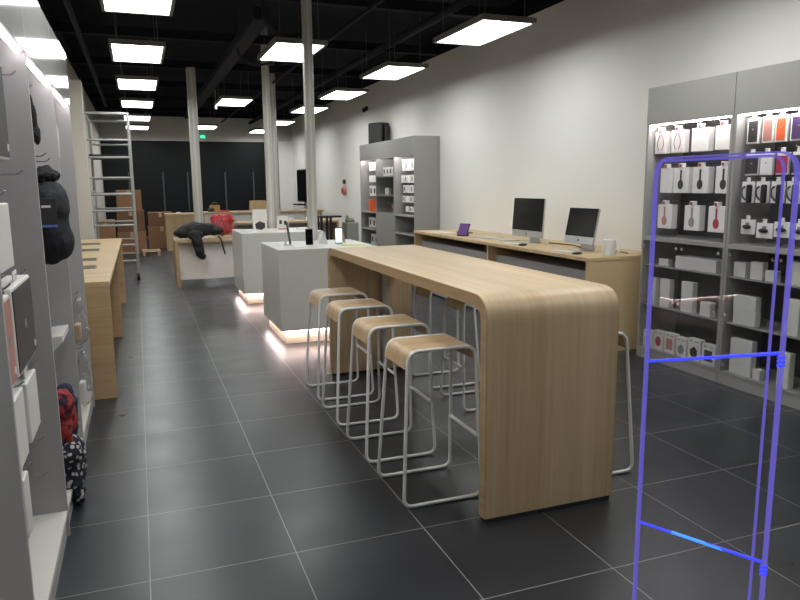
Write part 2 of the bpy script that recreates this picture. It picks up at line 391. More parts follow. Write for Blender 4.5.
# ------------------------------------------------------------ bar stools
def make_stool():
    t = thing('bar_stool', '', 'stool')
    prof_o = [(p.x, p.y) for p in fillet([(-.186, .69, 0), (-.165, .780, 0), (.186, .780, 0), (.198, .704, 0)], .05, 7)]
    prof_i = [(p.x, p.y) for p in fillet([(-.174, .69, 0), (-.154, .768, 0), (.175, .768, 0), (.186, .704, 0)], .042, 7)]
    mb = MB(); bm = mb.bm; n = len(prof_o)
    V = [[bm.verts.new((a, y, b)) for a, b in poly] for y in (-.138, .138) for poly in (prof_o, prof_i)]
    O0, I0, O1, I1 = V
    for i in range(n-1):
        bm.faces.new((O0[i], O0[i+1], O1[i+1], O1[i])); bm.faces.new((I0[i], I1[i], I1[i+1], I0[i+1]))
        bm.faces.new((O0[i], I0[i], I0[i+1], O0[i+1])); bm.faces.new((O1[i], O1[i+1], I1[i+1], I1[i]))
    for i in (0, n-1): bm.faces.new((O0[i], O1[i], I1[i], I0[i]))
    mb.build('seat', 'seat', t, smooth=40)
    for s_ in (-1, 1):
        p = fillet([(.202, .176*s_, .315), (.212, .196*s_, .010), (-.215, .196*s_, .010), (-.170, .147*s_, .776), (.19, .147*s_, .776), (.196, .152*s_, .63)], [0, .05, .05, .062, .062, 0], 6)
        MB().tube(p, .0095, 10).build('side_frame', 'tube', t, smooth=50)
    p = fillet([(.196, .152, .64), (.202, .170, .31), (.202, -.170, .31), (.196, -.152, .64)], .03, 6)
    MB().tube(p, .0105, 10).build('footrest', 'tube', t, smooth=50)
    return t
proto = make_stool()
L = [((1.335, 3.165), 'oak-seated bar stool nearest the camera on the aisle side of the long oak table'),
     ((1.335, 3.765), 'oak-seated bar stool, second from the camera on the aisle side of the oak table'),
     ((1.345, 4.42), 'oak-seated bar stool, third from the camera on the aisle side of the oak table'),
     ((1.36, 5.0), 'oak-seated bar stool farthest from the camera on the aisle side of the oak table')]
Rr = [((2.24, 3.13), 'bar stool on the wall side, its outer leg showing past the oak table end'),
      ((2.24, 4.38), 'bar stool beyond the oak table seen under its top, nearer of two'),
      ((2.24, 4.97), 'bar stool beyond the oak table seen under its top, farther of two')]
for i, ((x, y), lab) in enumerate(L+Rr):
    rz = 0 if i < 4 else PI
    g = 'bar stools around the oak table'
    if i == 0:
        proto.location = (x, y, 0); proto['label'] = lab; proto['group'] = g
    else: dup(proto, (x, y, 0), rz, lab, g)

# ------------------------------------------------------------ wall desk
t = thing('wall_desk', 'long narrow oak desk along the white wall holding two computers', 'desk', (4.215, 7.38, 0))
MB().box(-.44, .43, -2.13, 2.13, .865, .90, .002).build('desktop', 'oak_y', t)
for y in (-2.11, -.18, 2.11):
    MB().box(-.43, .42, y-.016, y+.016, 0, .865).build('end_panel', 'oak_y', t)
for y0, y1 in ((-2.09, -.20), (-.16, 2.09)):
    MB().box(-.33, -.31, y0, y1, .02, .755).build('modesty_panel', 'deskgrey', t)
for y0, y1 in ((-2.09, -.20), (-.16, 2.09)):
    MB().box(-.31, .42, y0, y1, .735, .755).build('inner_shelf', 'deskgrey', t)

def computer(label, x, y, rz, wd, ht, tilt):
    t = thing('desktop_computer', label, 'computer', (x, y, .90), rz)
    R = rot(y=tilt); piv = Vector((-.04, 0, .10))
    def tb(x0, x1, y0, y1, z0, z1, bev, nm, m, sm=None):
        mb = MB().box(x0, x1, y0, y1, z0, z1, bev)
        bmesh.ops.rotate(mb.bm, verts=mb.bm.verts, cent=piv, matrix=R)
        return mb.build(nm, m, t)
    tb(-.062, -.04, -wd/2, wd/2, .065, .065+ht, .004, 'case', 'alu')
    tb(-.0645, -.0618, -wd/2+.002, wd/2-.002, .065+.075, .065+ht-.002, 0, 'screen', 'screen')
    # dark fruit-shaped emblem on the chin
    mb = MB()
    mb.prism([(math.cos(a)*.011+(0 if not (-.5 < a < .5) else -.004), .102+math.sin(a)*.011) for a in [k*PI/10-PI for k in range(20)]], 'X', -.0645, -.0615)
    mb.prism([(.000, .114), (.004, .1175), (.006, .121), (.002, .119)], 'X', -.0645, -.0615)
    bmesh.ops.rotate(mb.bm, verts=mb.bm.verts, cent=piv, matrix=R)
    mb.build('emblem', 'black', t)
    st = MB(); st.prism(fil2([(-.10, 0), (-.10, .008), (.055, .008), (.02, .20), (.03, .20), (.07, .0)], .003, 2), 'Y', -.095, .095)
    st.build('stand', 'alu', t)
    return t
computer('larger silver all-in-one computer with black screen, left of the pair on the wall desk', 4.20, 6.93, math.radians(2), .62, .44, 4)
computer('smaller silver all-in-one computer tilted back, right of the pair on the wall desk', 4.17, 5.88, math.radians(2), .46, .36, 11)
def keyboard(label, x, y, rz):
    t = thing('keyboard', label, 'keyboard', (x, y, .90), rz, 'keyboards on the wall desk')
    MB().box(-.057, .057, -.14, .14, 0, .006, .002).build('base', 'alu', t)
    k_ = MB()
    for r_ in range(5):
        for c_ in range(13): k_.box(-.05+r_*.02, -.034+r_*.02, -.132+c_*.0205, -.115+c_*.0205, .006, .0085)
    k_.build('keys', 'mount', t)
    return t
keyboard('slim white keyboard in front of the larger computer on the wall desk', 3.93, 6.86, math.radians(10))
keyboard('slim white keyboard in front of the smaller computer on the wall desk', 3.90, 5.84, math.radians(12))
def mouse(label, x, y):
    MB().ball((x, y, .913), (.055, .028, .013)).build('mouse', 'charcoal', smooth=60, label=label, category='mouse')
mouse('dark mouse beside the keyboard of the larger computer', 3.90, 6.6)
mouse('dark mouse beside the keyboard of the smaller computer', 3.87, 5.55)
for lab, pts in (('black cable on the wall desk trailing behind the larger computer', [(4.33, 6.75, .906), (4.40, 6.4, .906), (4.32, 6.1, .906), (4.36, 5.95, .906)]),
                 ('black cable on the wall desk trailing beside the smaller computer', [(4.33, 5.72, .906), (4.38, 5.55, .906), (4.34, 5.40, .906)])):
    MB().tube(fillet(pts, .1), .005, 8).build('cable', 'black', label=lab, category='cable')
# mug
t = thing('mug', 'large white mug at the near end of the wall desk', 'mug', (4.09, 5.36, .90))
MB().lathe([(.0, 0), (.054, 0), (.060, .01), (.062, .145), (.0595, .148), (.057, .144), (.055, .012), (0, .01)], n=28).build('body', 'mount', t, smooth=40)
MB().tube(fillet([(.03, -.05, .12), (.055, -.095, .115), (.052, -.095, .04), (.03, -.05, .032)], .025), .006, 8).build('handle', 'mount', t, smooth=50)
# purple tablet on stand
t = thing('tablet_on_stand', 'small purple-screened tablet propped on a stand on the wall desk', 'tablet', (3.93, 8.2, .90), math.radians(20))
mb = MB().box(-.006, .006, -.09, .09, 0, .175, .004); bmesh.ops.rotate(mb.bm, verts=mb.bm.verts, cent=(0, 0, 0), matrix=rot(y=24)); mb.build('body', 'black', t)
mb = MB().box(-.0075, -.0055, -.08, .08, .012, .163); bmesh.ops.rotate(mb.bm, verts=mb.bm.verts, cent=(0, 0, 0), matrix=rot(y=24)); mb.build('screen', emit('purple_screen', rgb(84, 44, 116), .18), t)
MB().prism([(-.03, 0), (.10, 0), (.06, .09), (.045, .09), (.07, .012), (-.03, .012)], 'Y', -.04, .04).build('stand', 'black', t)
for lab, x, y, rz, a, b, m in (('loose white leaflet at the far end of the wall desk', 4.0, 8.95, 20, .12, .17, 'card'),
      ('closed slim silver laptop on the wall desk beside the purple tablet', 4.08, 7.75, 12, .12, .17, 'alu'),
      ('dark tablet lying flat at the far end of the wall desk', 4.22, 8.72, -12, .09, .13, 'charcoal'),
      ('second slim silver laptop lying nearer the larger computer on the wall desk', 4.12, 7.36, -8, .11, .16, 'alu')):
    mb = MB().box(-a, a, -b, b, 0, .012 if m != 'card' else .003, .001, seg=1)
    bmesh.ops.rotate(mb.bm, verts=mb.bm.verts, cent=(0, 0, 0), matrix=rot(z=rz))
    mb.build({'card': 'leaflet', 'alu': 'laptop', 'charcoal': 'tablet'}[m], m, loc=(x, y, .90), label=lab, category={'card': 'paper', 'alu': 'laptop', 'charcoal': 'tablet'}[m])

# ------------------------------------------------------------ near display cabinets
def cabinet(label, y0, y1):
    w = y1-y0; t = thing('display_cabinet', label, 'cabinet', (4.21, (y0+y1)/2, 0)); h = w/2; D = .43
    for a in (-1, 1): MB().box(0, D, a*h-(.025 if a > 0 else 0), a*h+(0 if a > 0 else .025), 0, 2.37).build('side_panel', 'cab', t)
    MB().box(D-.015, D, -h+.025, h-.025, .1, 1.09).build('lower_back_panel', 'cabd', t)
    MB().box(D-.04, D-.02, -h+.025, h-.025, 1.09, 2.34).build('peg_panel', 'cabd', t)
    MB().box(-.003, D, -h+.001, h-.001, 2.34, 2.371).build('top_panel', 'cab', t)
    MB().box(-.004, .02, -h+.001, h-.001, 2.06, 2.34).build('header', 'cab', t)
    MB().box(.0, D, -h+.025, h-.025, 0, .10).build('plinth', 'cab', t)
    MB().box(.0, D-.02, -h+.025, h-.025, 1.065, 1.10).build('middle_shelf', 'cab', t)
    for z in (.49, .85): MB().box(.03, D-.02, -h+.025, h-.025, z-.012, z).build('shelf', 'cab', t)
    MB().box(.021, .035, -h+.03, h-.03, 2.052, 2.06).build('led_strip', 'led', t)
    for s_ in (-1, 1):
        a, b = (-h+.012, -.004) if s_ < 0 else (.004, h-.012)
        d = MB().box(-.008, -.001, a, b, .075, 1.062).build('glass_door', 'glass', t)
        for yy in (a+.04 if s_ < 0 else b-.04, b-.03 if s_ < 0 else a+.03):
            for zz in (.16, .56, 1.02):
                if zz == .16 and yy in (b-.03, a+.03): continue
                MB().lathe([(0, -.016), (.012, -.016), (.014, -.009), (.014, -.0085), (0, -.0085)], (0, yy, zz), 14, 'X').build('clamp', 'chrome', d, smooth=40)
    return t
cabA = cabinet('tall grey lit display cabinet hung with headphones, left of the near pair', 4.107, 5.06)
cabB = cabinet('tall grey lit display cabinet hung with phone cases, right of the near pair', 3.148, 4.101)

def hook(y, z, x0, cab, m='chrome'):
    x1 = 4.59
    l = cab.location
    MB().tube([(x0-.03-l.x, y-l.y, z+.012), (x0-.02-l.x, y-l.y, z), (x1-l.x, y-l.y, z)], .0025, 6).build('hook', m, cab)
def headphone_art(mb_x, y, zc, s, m, t, loop=False):
    l = t.location
    if loop:   # earphones: a looped cord with two buds
        p = [(mb_x, y+.008+.030*math.sin(PI*k/9*.9), zc+.065-.13*k/9) for k in range(10)]
        MB().tube([(a-l.x, b-l.y, c-l.z) for a, b, c in p], .0028, 6).build('printed_earphones', m, t)
        q = [(a, 2*y-b, c) for a, b, c in p]
        MB().tube([(a-l.x, b-l.y, c-l.z) for a, b, c in q], .0028, 6).build('printed_earphones', 'print_red', t)
    else:      # headphones seen from the side: band, arm, ear cup
        MB().box(mb_x-l.x-.0015, mb_x-l.x+.001, y-.009-l.y, y+.009-l.y, zc-.02-l.z, zc+.085-l.z).prism(
            [(y-l.y+.030*math.cos(a), zc-.035-l.z+.040*math.sin(a)) for a in [k*PI/8 for k in range(16)]], 'X', mb_x-l.x-.002, mb_x-l.x+.001).build('printed_headphones', m, t)
def hung_box(label, grp, y0, y1, z0, z1, art, cab, x=4.27, dep=.065, am='print_dark', boxm='card', tab='print_red'):
    yc = (y0+y1)/2
    t = thing('headphone_box', label, 'box', (x+dep/2, yc, z0), group=grp)
    MB().box(-dep/2, dep/2, -(y1-y0)/2, (y1-y0)/2, 0, z1-z0, .003, seg=1).build('carton', boxm, t)
    if art: headphone_art(x-.001, yc, (z0+z1)/2, 1, am, t, art == 'loop')
    if tab:
        MB().box(-dep/2-.012, -dep/2+.03, -.022, .022, z1-z0, z1-z0+.035, .003, seg=1).build('hang_tag', 'card', t)
        MB().box(-dep/2-.014, -dep/2-.011, -.012, .012, z1-z0+.003, z1-z0+.026).build('price_clip', tab, t)
    hook(yc, z1+.028, x-.012, cab)
    return t
G1 = 'hanging earphone boxes in the headphone cabinet'
for i, (a, b, art, am) in enumerate(((4.88, 5.02, 'loop', 'print_dark'), (4.68, 4.82, 'loop', 'print_dark'), (4.41, 4.59, None, ''), (4.19, 4.34, None, ''))):
    hung_box('white earphone box, %s from the left on the top row of the headphone cabinet' % ('first', 'second', 'third', 'fourth')[i], G1, a, b, 1.815, 2.0, art, cabA, am=am or 'print_grey')
for i, (a, b, am) in enumerate(((4.79, 4.93, None), (4.60, 4.77, 'print_dark'), (4.385, 4.555, 'print_dark'), (4.15, 4.31, 'print_dark'))):
    hung_box('white headphone box, %s from the left on the second row of the headphone cabinet' % ('first', 'second', 'third', 'fourth')[i], G1, a, b, 1.48, 1.69, 'band' if am else None, cabA, am=am or '')
for i, (a, b, am) in enumerate(((4.77, 4.94, 'print_pink'), (4.455, 4.62, 'print_grey'), (4.19, 4.36, 'print_red'))):
    hung_box('white headphone box with %s headphones printed on it, third row of the headphone cabinet' % ('rose', 'pale grey', 'red')[i], G1, a, b, 1.175, 1.38, 'band', cabA, am=am)

def case_pack(label, y0, y1, z0, z1, m, cab=cabB, x=4.27, grp='hanging phone cases in the right display cabinet', win=.014):
    yc = (y0+y1)/2; w = (y1-y0)/2; h = z1-z0
    t = thing('phone_case_box', label, 'phone case', (x+.012, yc, z0), group=grp)
    MB().box(-.012, .014, -w, w, 0, h, .003, seg=1).build('carton', 'card', t)
    MB().box(-.0155, -.0115, -w+win, w-win, .012, h-.022, .001, seg=1).build('case', m, t)
    MB().box(-.0165, -.0150, -.006, .006, h*.52, h*.52+.012).build('emblem', 'print_grey', t)
    MB().box(-.010, -.004, -.02, .02, h, h+.035, .002, seg=1).build('hang_tab', 'card', t)
    hook(yc, z1+.026, x, cab)
for a, b, m, n_ in ((3.925, 4.034, 'charcoal', 'black'), (3.80, 3.90, 'rose', 'dusty pink'), (3.69, 3.79, 'orange', 'bright orange'), (3.53, 3.665, 'purple', 'dark purple'), (3.40, 3.51, 'charcoal', 'charcoal')):
    case_pack('white box with a %s phone case, top row of the right cabinet' % n_, a, b, 1.845, 2.03, m)
for a, b, m, n_ in ((3.91, 4.03, 'charcoal', 'charcoal'), (3.79, 3.895, 'cardg', 'pale grey'), (3.66, 3.76, 'magenta', 'magenta'), (3.53, 3.63, 'charcoal', 'dark grey'), (3.40, 3.50, 'rose', 'pink')):
    case_pack('clear-packed %s phone case on the second row of the right cabinet' % n_, a, b, 1.615, 1.77, m, win=.004)
def strap_pack(label, y0, y1, z0, z1, kind, grp):
    yc = (y0+y1)/2; w = (y1-y0)/2; h = z1-z0; x = 4.27
    t = thing('accessory_card', label, 'accessory', (x, yc, z0), group=grp)
    MB().box(0, .012, -w, w, 0, h, .002, seg=1).build('backing_card', 'card', t)
    if kind == 'strap':
        MB().box(-.03, .0, -w*.55-.012, -w*.1, .0, h*.86, .01).build('black_strap', 'black', t)
        MB().tube(fillet([(-.03, -.01, .02), (-.035, .02, .05), (-.03, .03, .10), (-.01, .02, .12)], .02), .007, 8).build('strap_loop', 'charcoal', t, smooth=50)
    else:
        MB().ball((-.012, 0, h*.5), (.012, w*.62, h*.15)).build('black_pod', 'black', t, smooth=60)
        MB().box(-.012, .002, -.012, .012, h*.5, h*.8).build('stem', 'print_grey', t)
    MB().box(-.002, .004, -.018, .018, h, h+.03, .002, seg=1).build('hang_tab', 'card', t)
    hook(yc, z1+.02, x, cabB)
for i, (a, b) in enumerate(((3.93, 4.045), (3.80, 3.915), (3.67, 3.785), (3.545, 3.655), (3.415, 3.53))):
    strap_pack('white card with black strap, %s from left, third row of the right cabinet' % ordn[i].replace('nearest', 'first'), a, b, 1.415, 1.57, 'strap', 'strap cards in the right cabinet')
for i, (a, b, dz) in enumerate(((3.90, 4.03, .01), (3.745, 3.885, -.01), (3.60, 3.735, .005), (3.46, 3.59, 0))):
    strap_pack('white card with black oval gadget, %s from left, fourth row of right cabinet' % ordn[i].replace('nearest', 'first'), a, b, 1.17+dz, 1.28+dz, 'pod', 'gadget cards in the right cabinet')

def carton(label, y0, y1, z0, z1, x=4.255, dep=.055, m='cardg', grp=None, art=None):
    o = MB().box(x, x+dep, y0, y1, z0, z1, .003, seg=1).build('carton', m, label=label, category='box', group=grp)
    if art:
        l = o.location; w = (y1-y0)/2; h = z1-z0
        kind, am = art
        mb = MB()
        if kind == 'rect': mb.box(-dep/2-.002, -dep/2+.001, -w*.6, w*.6, h*.18, h*.72)
        elif kind == 'cup': mb.prism([(w*.55*math.cos(a), h*.45+h*.26*math.sin(a)) for a in [k*PI/7 for k in range(14)]], 'X', -dep/2-.002, -dep/2+.001)
        elif kind == 'block': mb.prism([(-w*.55, h*.25), (w*.1, h*.12), (w*.6, h*.28), (w*.6, h*.5), (-w*.05, h*.66), (-w*.55, h*.5)], 'X', -dep/2-.002, -dep/2+.001)
        mb.build('printed_picture', am, o)
        MB().box(-dep/2-.002, -dep/2+.001, -w*.7, -w*.1, h*.86, h*.9).box(-dep/2-.002, -dep/2+.001, w*.3, w*.7, h*.86, h*.92).build('printed_text', 'print_grey', o)
    return o
carton('small white box on the upper glass-door shelf of the headphone cabinet', 4.77, 4.88, .851, .91)
carton('long low white carton on the upper shelf behind the headphone cabinet doors', 4.23, 4.68, .851, .955, dep=.14)
g = 'tall white cartons behind the headphone cabinet doors'
for i, (a, b, h) in enumerate(((4.91, 5.0, .24), (4.73, 4.85, .245), (4.46, 4.59, .255), (4.26, 4.37, .115))):
    carton(('tall white carton, first from the left', 'tall white carton, second from the left', 'tall white carton, third from the left', 'short white carton, rightmost')[i]+' on the lower shelf of the headphone cabinet', a, b, .491, .491+h, grp=g)
g = 'picture boxes on the base of the headphone cabinet'
for i, (a, b, h, art, d) in enumerate(((4.90, 5.02, .15, ('cup', 'print_pink'), 'a small pink printed shape'), (4.76, 4.885, .17, ('cup', 'print_red'), 'red headphones printed on it'), (4.62, 4.745, .175, ('rect', 'print_pink'), 'a rose rectangle printed on it'),
        (4.485, 4.60, .165, ('block', 'print_grey'), 'a grey gadget printed on it'), (4.33, 4.465, .185, ('block', 'print_dark'), 'a dark speaker printed on it'), (4.17, 4.31, .17, ('rect', 'print_dark'), 'a dark rectangle printed on it'))):
    carton('white box with %s, bottom of the headphone cabinet' % d, a, b, .101, .101+h, m='card', grp=g, art=art, x=4.245)
g = 'white cartons behind the right cabinet doors'
for i, (a, b, h) in enumerate(((3.945, 4.055, .115), (3.79, 3.90, .13), (3.675, 3.765, .08), (3.46, 3.58, .16))):
    carton('white carton, %s from the left on the upper shelf behind the right cabinet doors' % ('first', 'second', 'third', 'fourth')[i], a, b, .851, .851+h, grp=g)
carton('wide white carton lying under another on the lower shelf of the right cabinet', 3.82, 4.03, .491, .60, grp=g)
carton('wide white carton lying on top of another on the lower shelf of the right cabinet', 3.825, 4.035, .601, .715, grp=g)
carton('white carton standing at the right on the lower shelf of the right cabinet', 3.46, 3.585, .491, .75, grp=g)
carton('big tall white carton on the base of the right cabinet', 3.83, 4.035, .101, .375, grp=g)
carton('tiny white box on the base of the right cabinet', 3.745, 3.81, .101, .18, grp=g, dep=.06)
carton('tall white carton by the right end on the base of the right cabinet', 3.50, 3.60, .101, .36, grp=g)

# ------------------------------------------------------------ far grey cabinet
YA, YZ, XF, DD = 10.52, 13.46, 4.2, .44
t = thing('display_cabinet', 'far tall grey display cabinet with three lit bays on the right wall', 'cabinet', (XF, (YA+YZ)/2, 0)); far = t
h = (YZ-YA)/2; bw = (YZ-YA)/3
def fy(y): return y-(YA+YZ)/2
MB().box(0, DD, -h, -h+.03, 0, 2.34).build('side_panel', 'cab', t); MB().box(0, DD, h-.03, h, 0, 2.34).build('side_panel', 'cab', t)
for i in (1, 2): MB().box(0, DD, -h+bw*i-.02, -h+bw*i+.02, 0, 2.04).build('divider', 'cab', t)
MB().box(DD-.02, DD, -h+.03, h-.03, 0, 2.3).build('back_panel', 'cabd', t)
MB().box(-.004, .02, -h+.001, h-.001, 2.04, 2.341).build('header', 'cab', t)
MB().box(.02, DD, -h+.03, h-.03, 2.31, 2.341).build('top_panel', 'cab', t)
MB().box(0, DD, -h+.03, h-.03, 0, .08).build('plinth', 'cab', t)
for i in range(3):
    a, b = -h+bw*i+.03, -h+bw*(i+1)-.03
    MB().box(.025, .045, a+.02, b-.02, 2.05, 2.06).build('led_strip', 'led', t)
    for z in ((1.05, .74, .42), (1.05, 1.38, 1.72), (1.05, .72, .40))[i]:
        MB().box(0, DD-.02, a, b, z-.015, z+.01).build('shelf', 'cab', t)
a, b = -h+bw+.02, -h+2*bw-.02
d = MB().box(-.006, .014, a, b, .08, 1.035).build('cupboard_door', 'cab', t)
MB().box(-.012, -.001, a, b, 1.07, 2.03).build('glass_door', 'glass', t)
def small_pack(lab, grp, x, y, z, w, hh, m='card', dep=.05, art=None):
    o = MB().box(x, x+dep, y-w/2, y+w/2, z, z+hh).build('packet', m, label=lab, category='packet', group=grp)
    if art: MB().box(-dep/2-.003, -dep/2, -w*.25, w*.25, hh*.25, hh*.75).build('printed_picture', art, o)
rows = ['top', 'second', 'third', 'fourth', 'fifth']
for r_, (z, n, hh, sp) in enumerate(((1.80, 5, .19, .14), (1.60, 5, .13, .15), (1.43, 4, .13, .17), (1.27, 4, .11, .17), (1.11, 3, .09, .18))):
    for i in range(n):
        small_pack('small white packet hanging in the near bay of the far cabinet, %s row of five' % rows[r_], 'white packets hooked in the near bay, %s row' % rows[r_], XF+.10, YA+.22+i*sp+(.03 if r_ > 2 else 0), z, sp*.72, hh, art='print_grey' if i % 2 else None)
for r_, (z, n, hh, sp, art) in enumerate(((1.84, 4, .16, .15, None), (1.62, 4, .13, .16, None), (1.36, 3, .19, .21, 'print_dark'))):
    for i in range(n):
        small_pack('white box hanging in the far bay of the far cabinet, %s row of three' % rows[r_], 'white boxes hooked in the far bay, %s row' % rows[r_], XF+.10, YZ-.8+i*sp, z, sp*.8, hh, art=art)
for i in range(3):
    small_pack('orange-red box standing on the eye-level shelf in the far bay of the far cabinet', 'orange-red boxes in the far bay', XF+.06, YZ-.82+i*.21, 1.061, .15, .23, 'orange')
for r_, z in enumerate((.751, .431)):
    for i in range(2):
        small_pack('white picture box on the %s low shelf in the far bay of the far cabinet' % ('upper', 'lower')[r_], 'picture boxes on the %s low shelf of the far bay' % ('upper', 'lower')[r_], XF+.06, YZ-.66+i*.22-(.12 if r_ else 0), z, .18, .19, 'cardg', art='print_dark')
for i in range(4):
    small_pack('white picture box on the top shelf of the middle bay, far cabinet', 'picture boxes on the middle bay top shelf', XF+.06, YA+bw+.16+i*.17, 1.731, .13, .15, 'card', art='print_dark')
small_pack('pale blue-grey box alone on the middle bay shelf of the far cabinet', None, XF+.08, YA+bw+.6, 1.391, .2, .12, 'cardg')
t = thing('toy_drone', 'spindly grey gadget on legs behind glass in the far cabinet', 'gadget', (XF+.15, YA+bw+.36, 1.061))
MB().box(-.05, .05, -.06, .06, .09, .14, .015).build('body', 'print_grey', t)
for sx in (-1, 1):
    for sy in (-1, 1): MB().tube([(0, 0, .12), (sx*.08, sy*.14, .2)], .012, 8).build('arm', 'print_grey', t); MB().tube([(sx*.04, sy*.05, .1), (sx*.06, sy*.08, 0)], .008, 8).build('leg', 'print_grey', t)

# things on the right wall
t = thing('loudspeaker', 'black box loudspeaker sitting on top of the far grey cabinet', 'speaker', (4.43, 12.98, 2.342), math.radians(-62))
MB().box(-.17, .19, -.11, .11, 0, .40, .02).build('body', 'black', t)
MB().box(-.15, .17, -.118, -.109, .03, .37, .004).build('grille', 'charcoal', t)
MB().box(.21, .225, -.05, .09, .02, .34).box(.185, .215, -.02, .02, .15, .19).build('bracket', 'charcoal', t)
t = thing('security_camera', 'small black camera high on the white right wall', 'camera', (4.6, 14.3, 3.14))
MB().box(.0, .049, -.04, .04, -.03, .06, .01).build('mount', 'black', t)
MB().lathe([(0, -.06), (.04, -.06), (.045, -.05), (.045, 0), (0, 0)], (0, 0, -.02), 16, 'X').build('body', 'black', t, smooth=40)
t = thing('alarm_bell', 'small round red and white device mounted on the far right wall', 'alarm', (4.62, 16.1, 1.44))
MB().lathe([(0, -.05), (.09, -.045), (.11, -.01), (.11, .03), (0, .03)], (0, 0, 0), 24, 'X').build('dome', mat('pale_red', rgb(200, 120, 120), .4), t, smooth=40)
MB().lathe([(0, -.06), (.06, -.058), (.062, -.045), (0, -.045)], (0, 0, 0), 20, 'X').build('centre', mat('dark_red', rgb(110, 30, 34), .4), t, smooth=40)
MB().box(-.03, .03, -.04, .04, .16, .26, .01).build('call_point', 'charcoal', t)
t = thing('wall_screen', 'black flat screen on the far right wall, partly behind a pole', 'television', (4.52, 19.85, 1.1), math.radians(4))
MB().box(-.04, .02, -.65, .65, 0, .93, .01).build('panel', 'black', t)
MB().box(-.044, -.039, -.62, .62, .03, .9).build('glass', 'screen', t)
MB().box(.02, .06, -.2, .2, .3, .6).build('bracket', 'black', t)
MB().box(-.15, .06, .15, .75, -.1, -.06).build('shelf', 'black', t)

# ------------------------------------------------------------ white pedestals
def pedestal(label, y0, y1, x1):
    t = thing('display_pedestal', label, 'pedestal', (1.25, y0, 0)); w = x1-1.25; d = y1-y0
    MB().box(0, w, 0, d, .135, .95, .004).build('body', 'white', t)
    MB().box(.05, w-.05, .05, d-.05, 0, .135).build('plinth', 'plinth', t)
    s = MB()
    for a in ((.012, w-.012, .012, .03), (.012, .03, .035, d-.035), (w-.03, w-.012, .035, d-.035), (.012, w-.012, d-.03, d-.012)): s.box(*a, .126, .1345)
    s.build('led_strip', 'ledp', t)
    return t
pedestal('white display pedestal with a glowing base, nearer of the two', 6.72, 7.75, 2.28)
pedestal('white display pedestal with a glowing base, farther of the two', 9.3, 10.3, 2.36)
def phone(label, x, y, z, rz, scr, h=.15, tilt=14):
    t = thing('smartphone', label, 'phone', (x, y, z), math.radians(rz))
    for nm, m, a in (('body', 'black', (-.038, .038, -.004, .004, .012, .012+h)), ('screen', scr, (-.034, .034, -.0055, -.0038, .022, .002+h))):
        mb = MB().box(*a, .003 if nm == 'body' else 0); bmesh.ops.rotate(mb.bm, verts=mb.bm.verts, cent=(0, 0, 0), matrix=rot(x=-tilt)); mb.build(nm, m, t)
    MB().prism([(-.02, 0), (.07, 0), (.04, .09), (.032, .09), (.05, .012), (-.02, .012)], 'X', -.02, .02).build('stand', 'mount', t)
    return t
phone('thin dark tablet seen edge-on, propped on the nearer pedestal at its left', 1.47, 7.2, .95, 68, 'screen', .24, 8)
phone('black phone with dark screen on a stand on the nearer pedestal', 1.63, 7.02, .95, -10, 'screen', .17)
phone('phone with a bright white screen on a stand on the nearer pedestal', 1.96, 7.08, .95, -14, 'phone_on', .17)
MB().prism([(-.05, 0), (.05, 0), (.012, .12), (-.012, .12)], 'Y', -.04, .04).build('phone_dock', 'mount', loc=(1.84, 7.3, .95), label='small white cone-shaped dock on the nearer pedestal', category='stand')
t = thing('stylus_holder', 'leaning tan stick standing on the nearer pedestal beside the bright phone', 'stand', (2.07, 7.25, .95))
MB().tube([(0, 0, 0), (-.035, 0, .15)], .013, 10).build('stick', 'pine', t); MB().lathe([(0, 0), (.035, 0), (.03, .01), (0, .01)]).build('base', 'mount', t)
MB().box(-.12, .12, -.10, .10, 0, .003).build('leaflet', 'yellow', loc=(2.08, 6.98, .95), label='yellow-green leaflet lying on the nearer pedestal', category='paper')
MB().box(-.09, .09, -.12, .12, 0, .003).build('leaflet', 'dispcard', loc=(1.56, 7.05, .95), label='white leaflet lying on the nearer pedestal in front of the tablet', category='paper')
def sign(label, x, y, w, h, m1):
    t = thing('display_sign', label, 'sign', (x, y, .95), math.radians(-6))
    MB().box(-w/2, w/2, -.006, .006, 0, h).build('card', 'dispcard', t)
    MB().box(-w/2-.01, w/2+.01, -.05, .05, 0, .01).build('foot', 'mount', t)
    if m1 == 'photo':
        MB().prism([(-w*.3, h*.12), (w*.1, h*.05), (w*.38, h*.16), (w*.38, h*.36), (0, h*.46), (-w*.34, h*.34)], 'Y', -.009, -.005).build('printed_picture', 'print_dark', t)
    else:
        MB().box(-w*.30, -w*.08, -.009, -.005, h*.45, h*.72).box(w*.1, w*.32, -.009, -.005, h*.38, h*.68).build('printed_picture', 'print_dark', t)
        MB().box(-w*.42, w*.42, -.009, -.005, h*.08, h*.14).build('printed_stripe', 'print_red', t)
sign('white upright sign with a dark product picture on the farther pedestal', 1.56, 9.7, .19, .30, 'photo')
sign('white upright sign with a red stripe and two dark shapes on the farther pedestal', 1.88, 9.7, .16, .20, 'dots')
MB().box(-.09, .09, -.06, .06, 0, .02, .004).build('sample_tray', 'mount', loc=(2.2, 9.85, .95), label='low white tray at the right of the farther pedestal', category='tray')

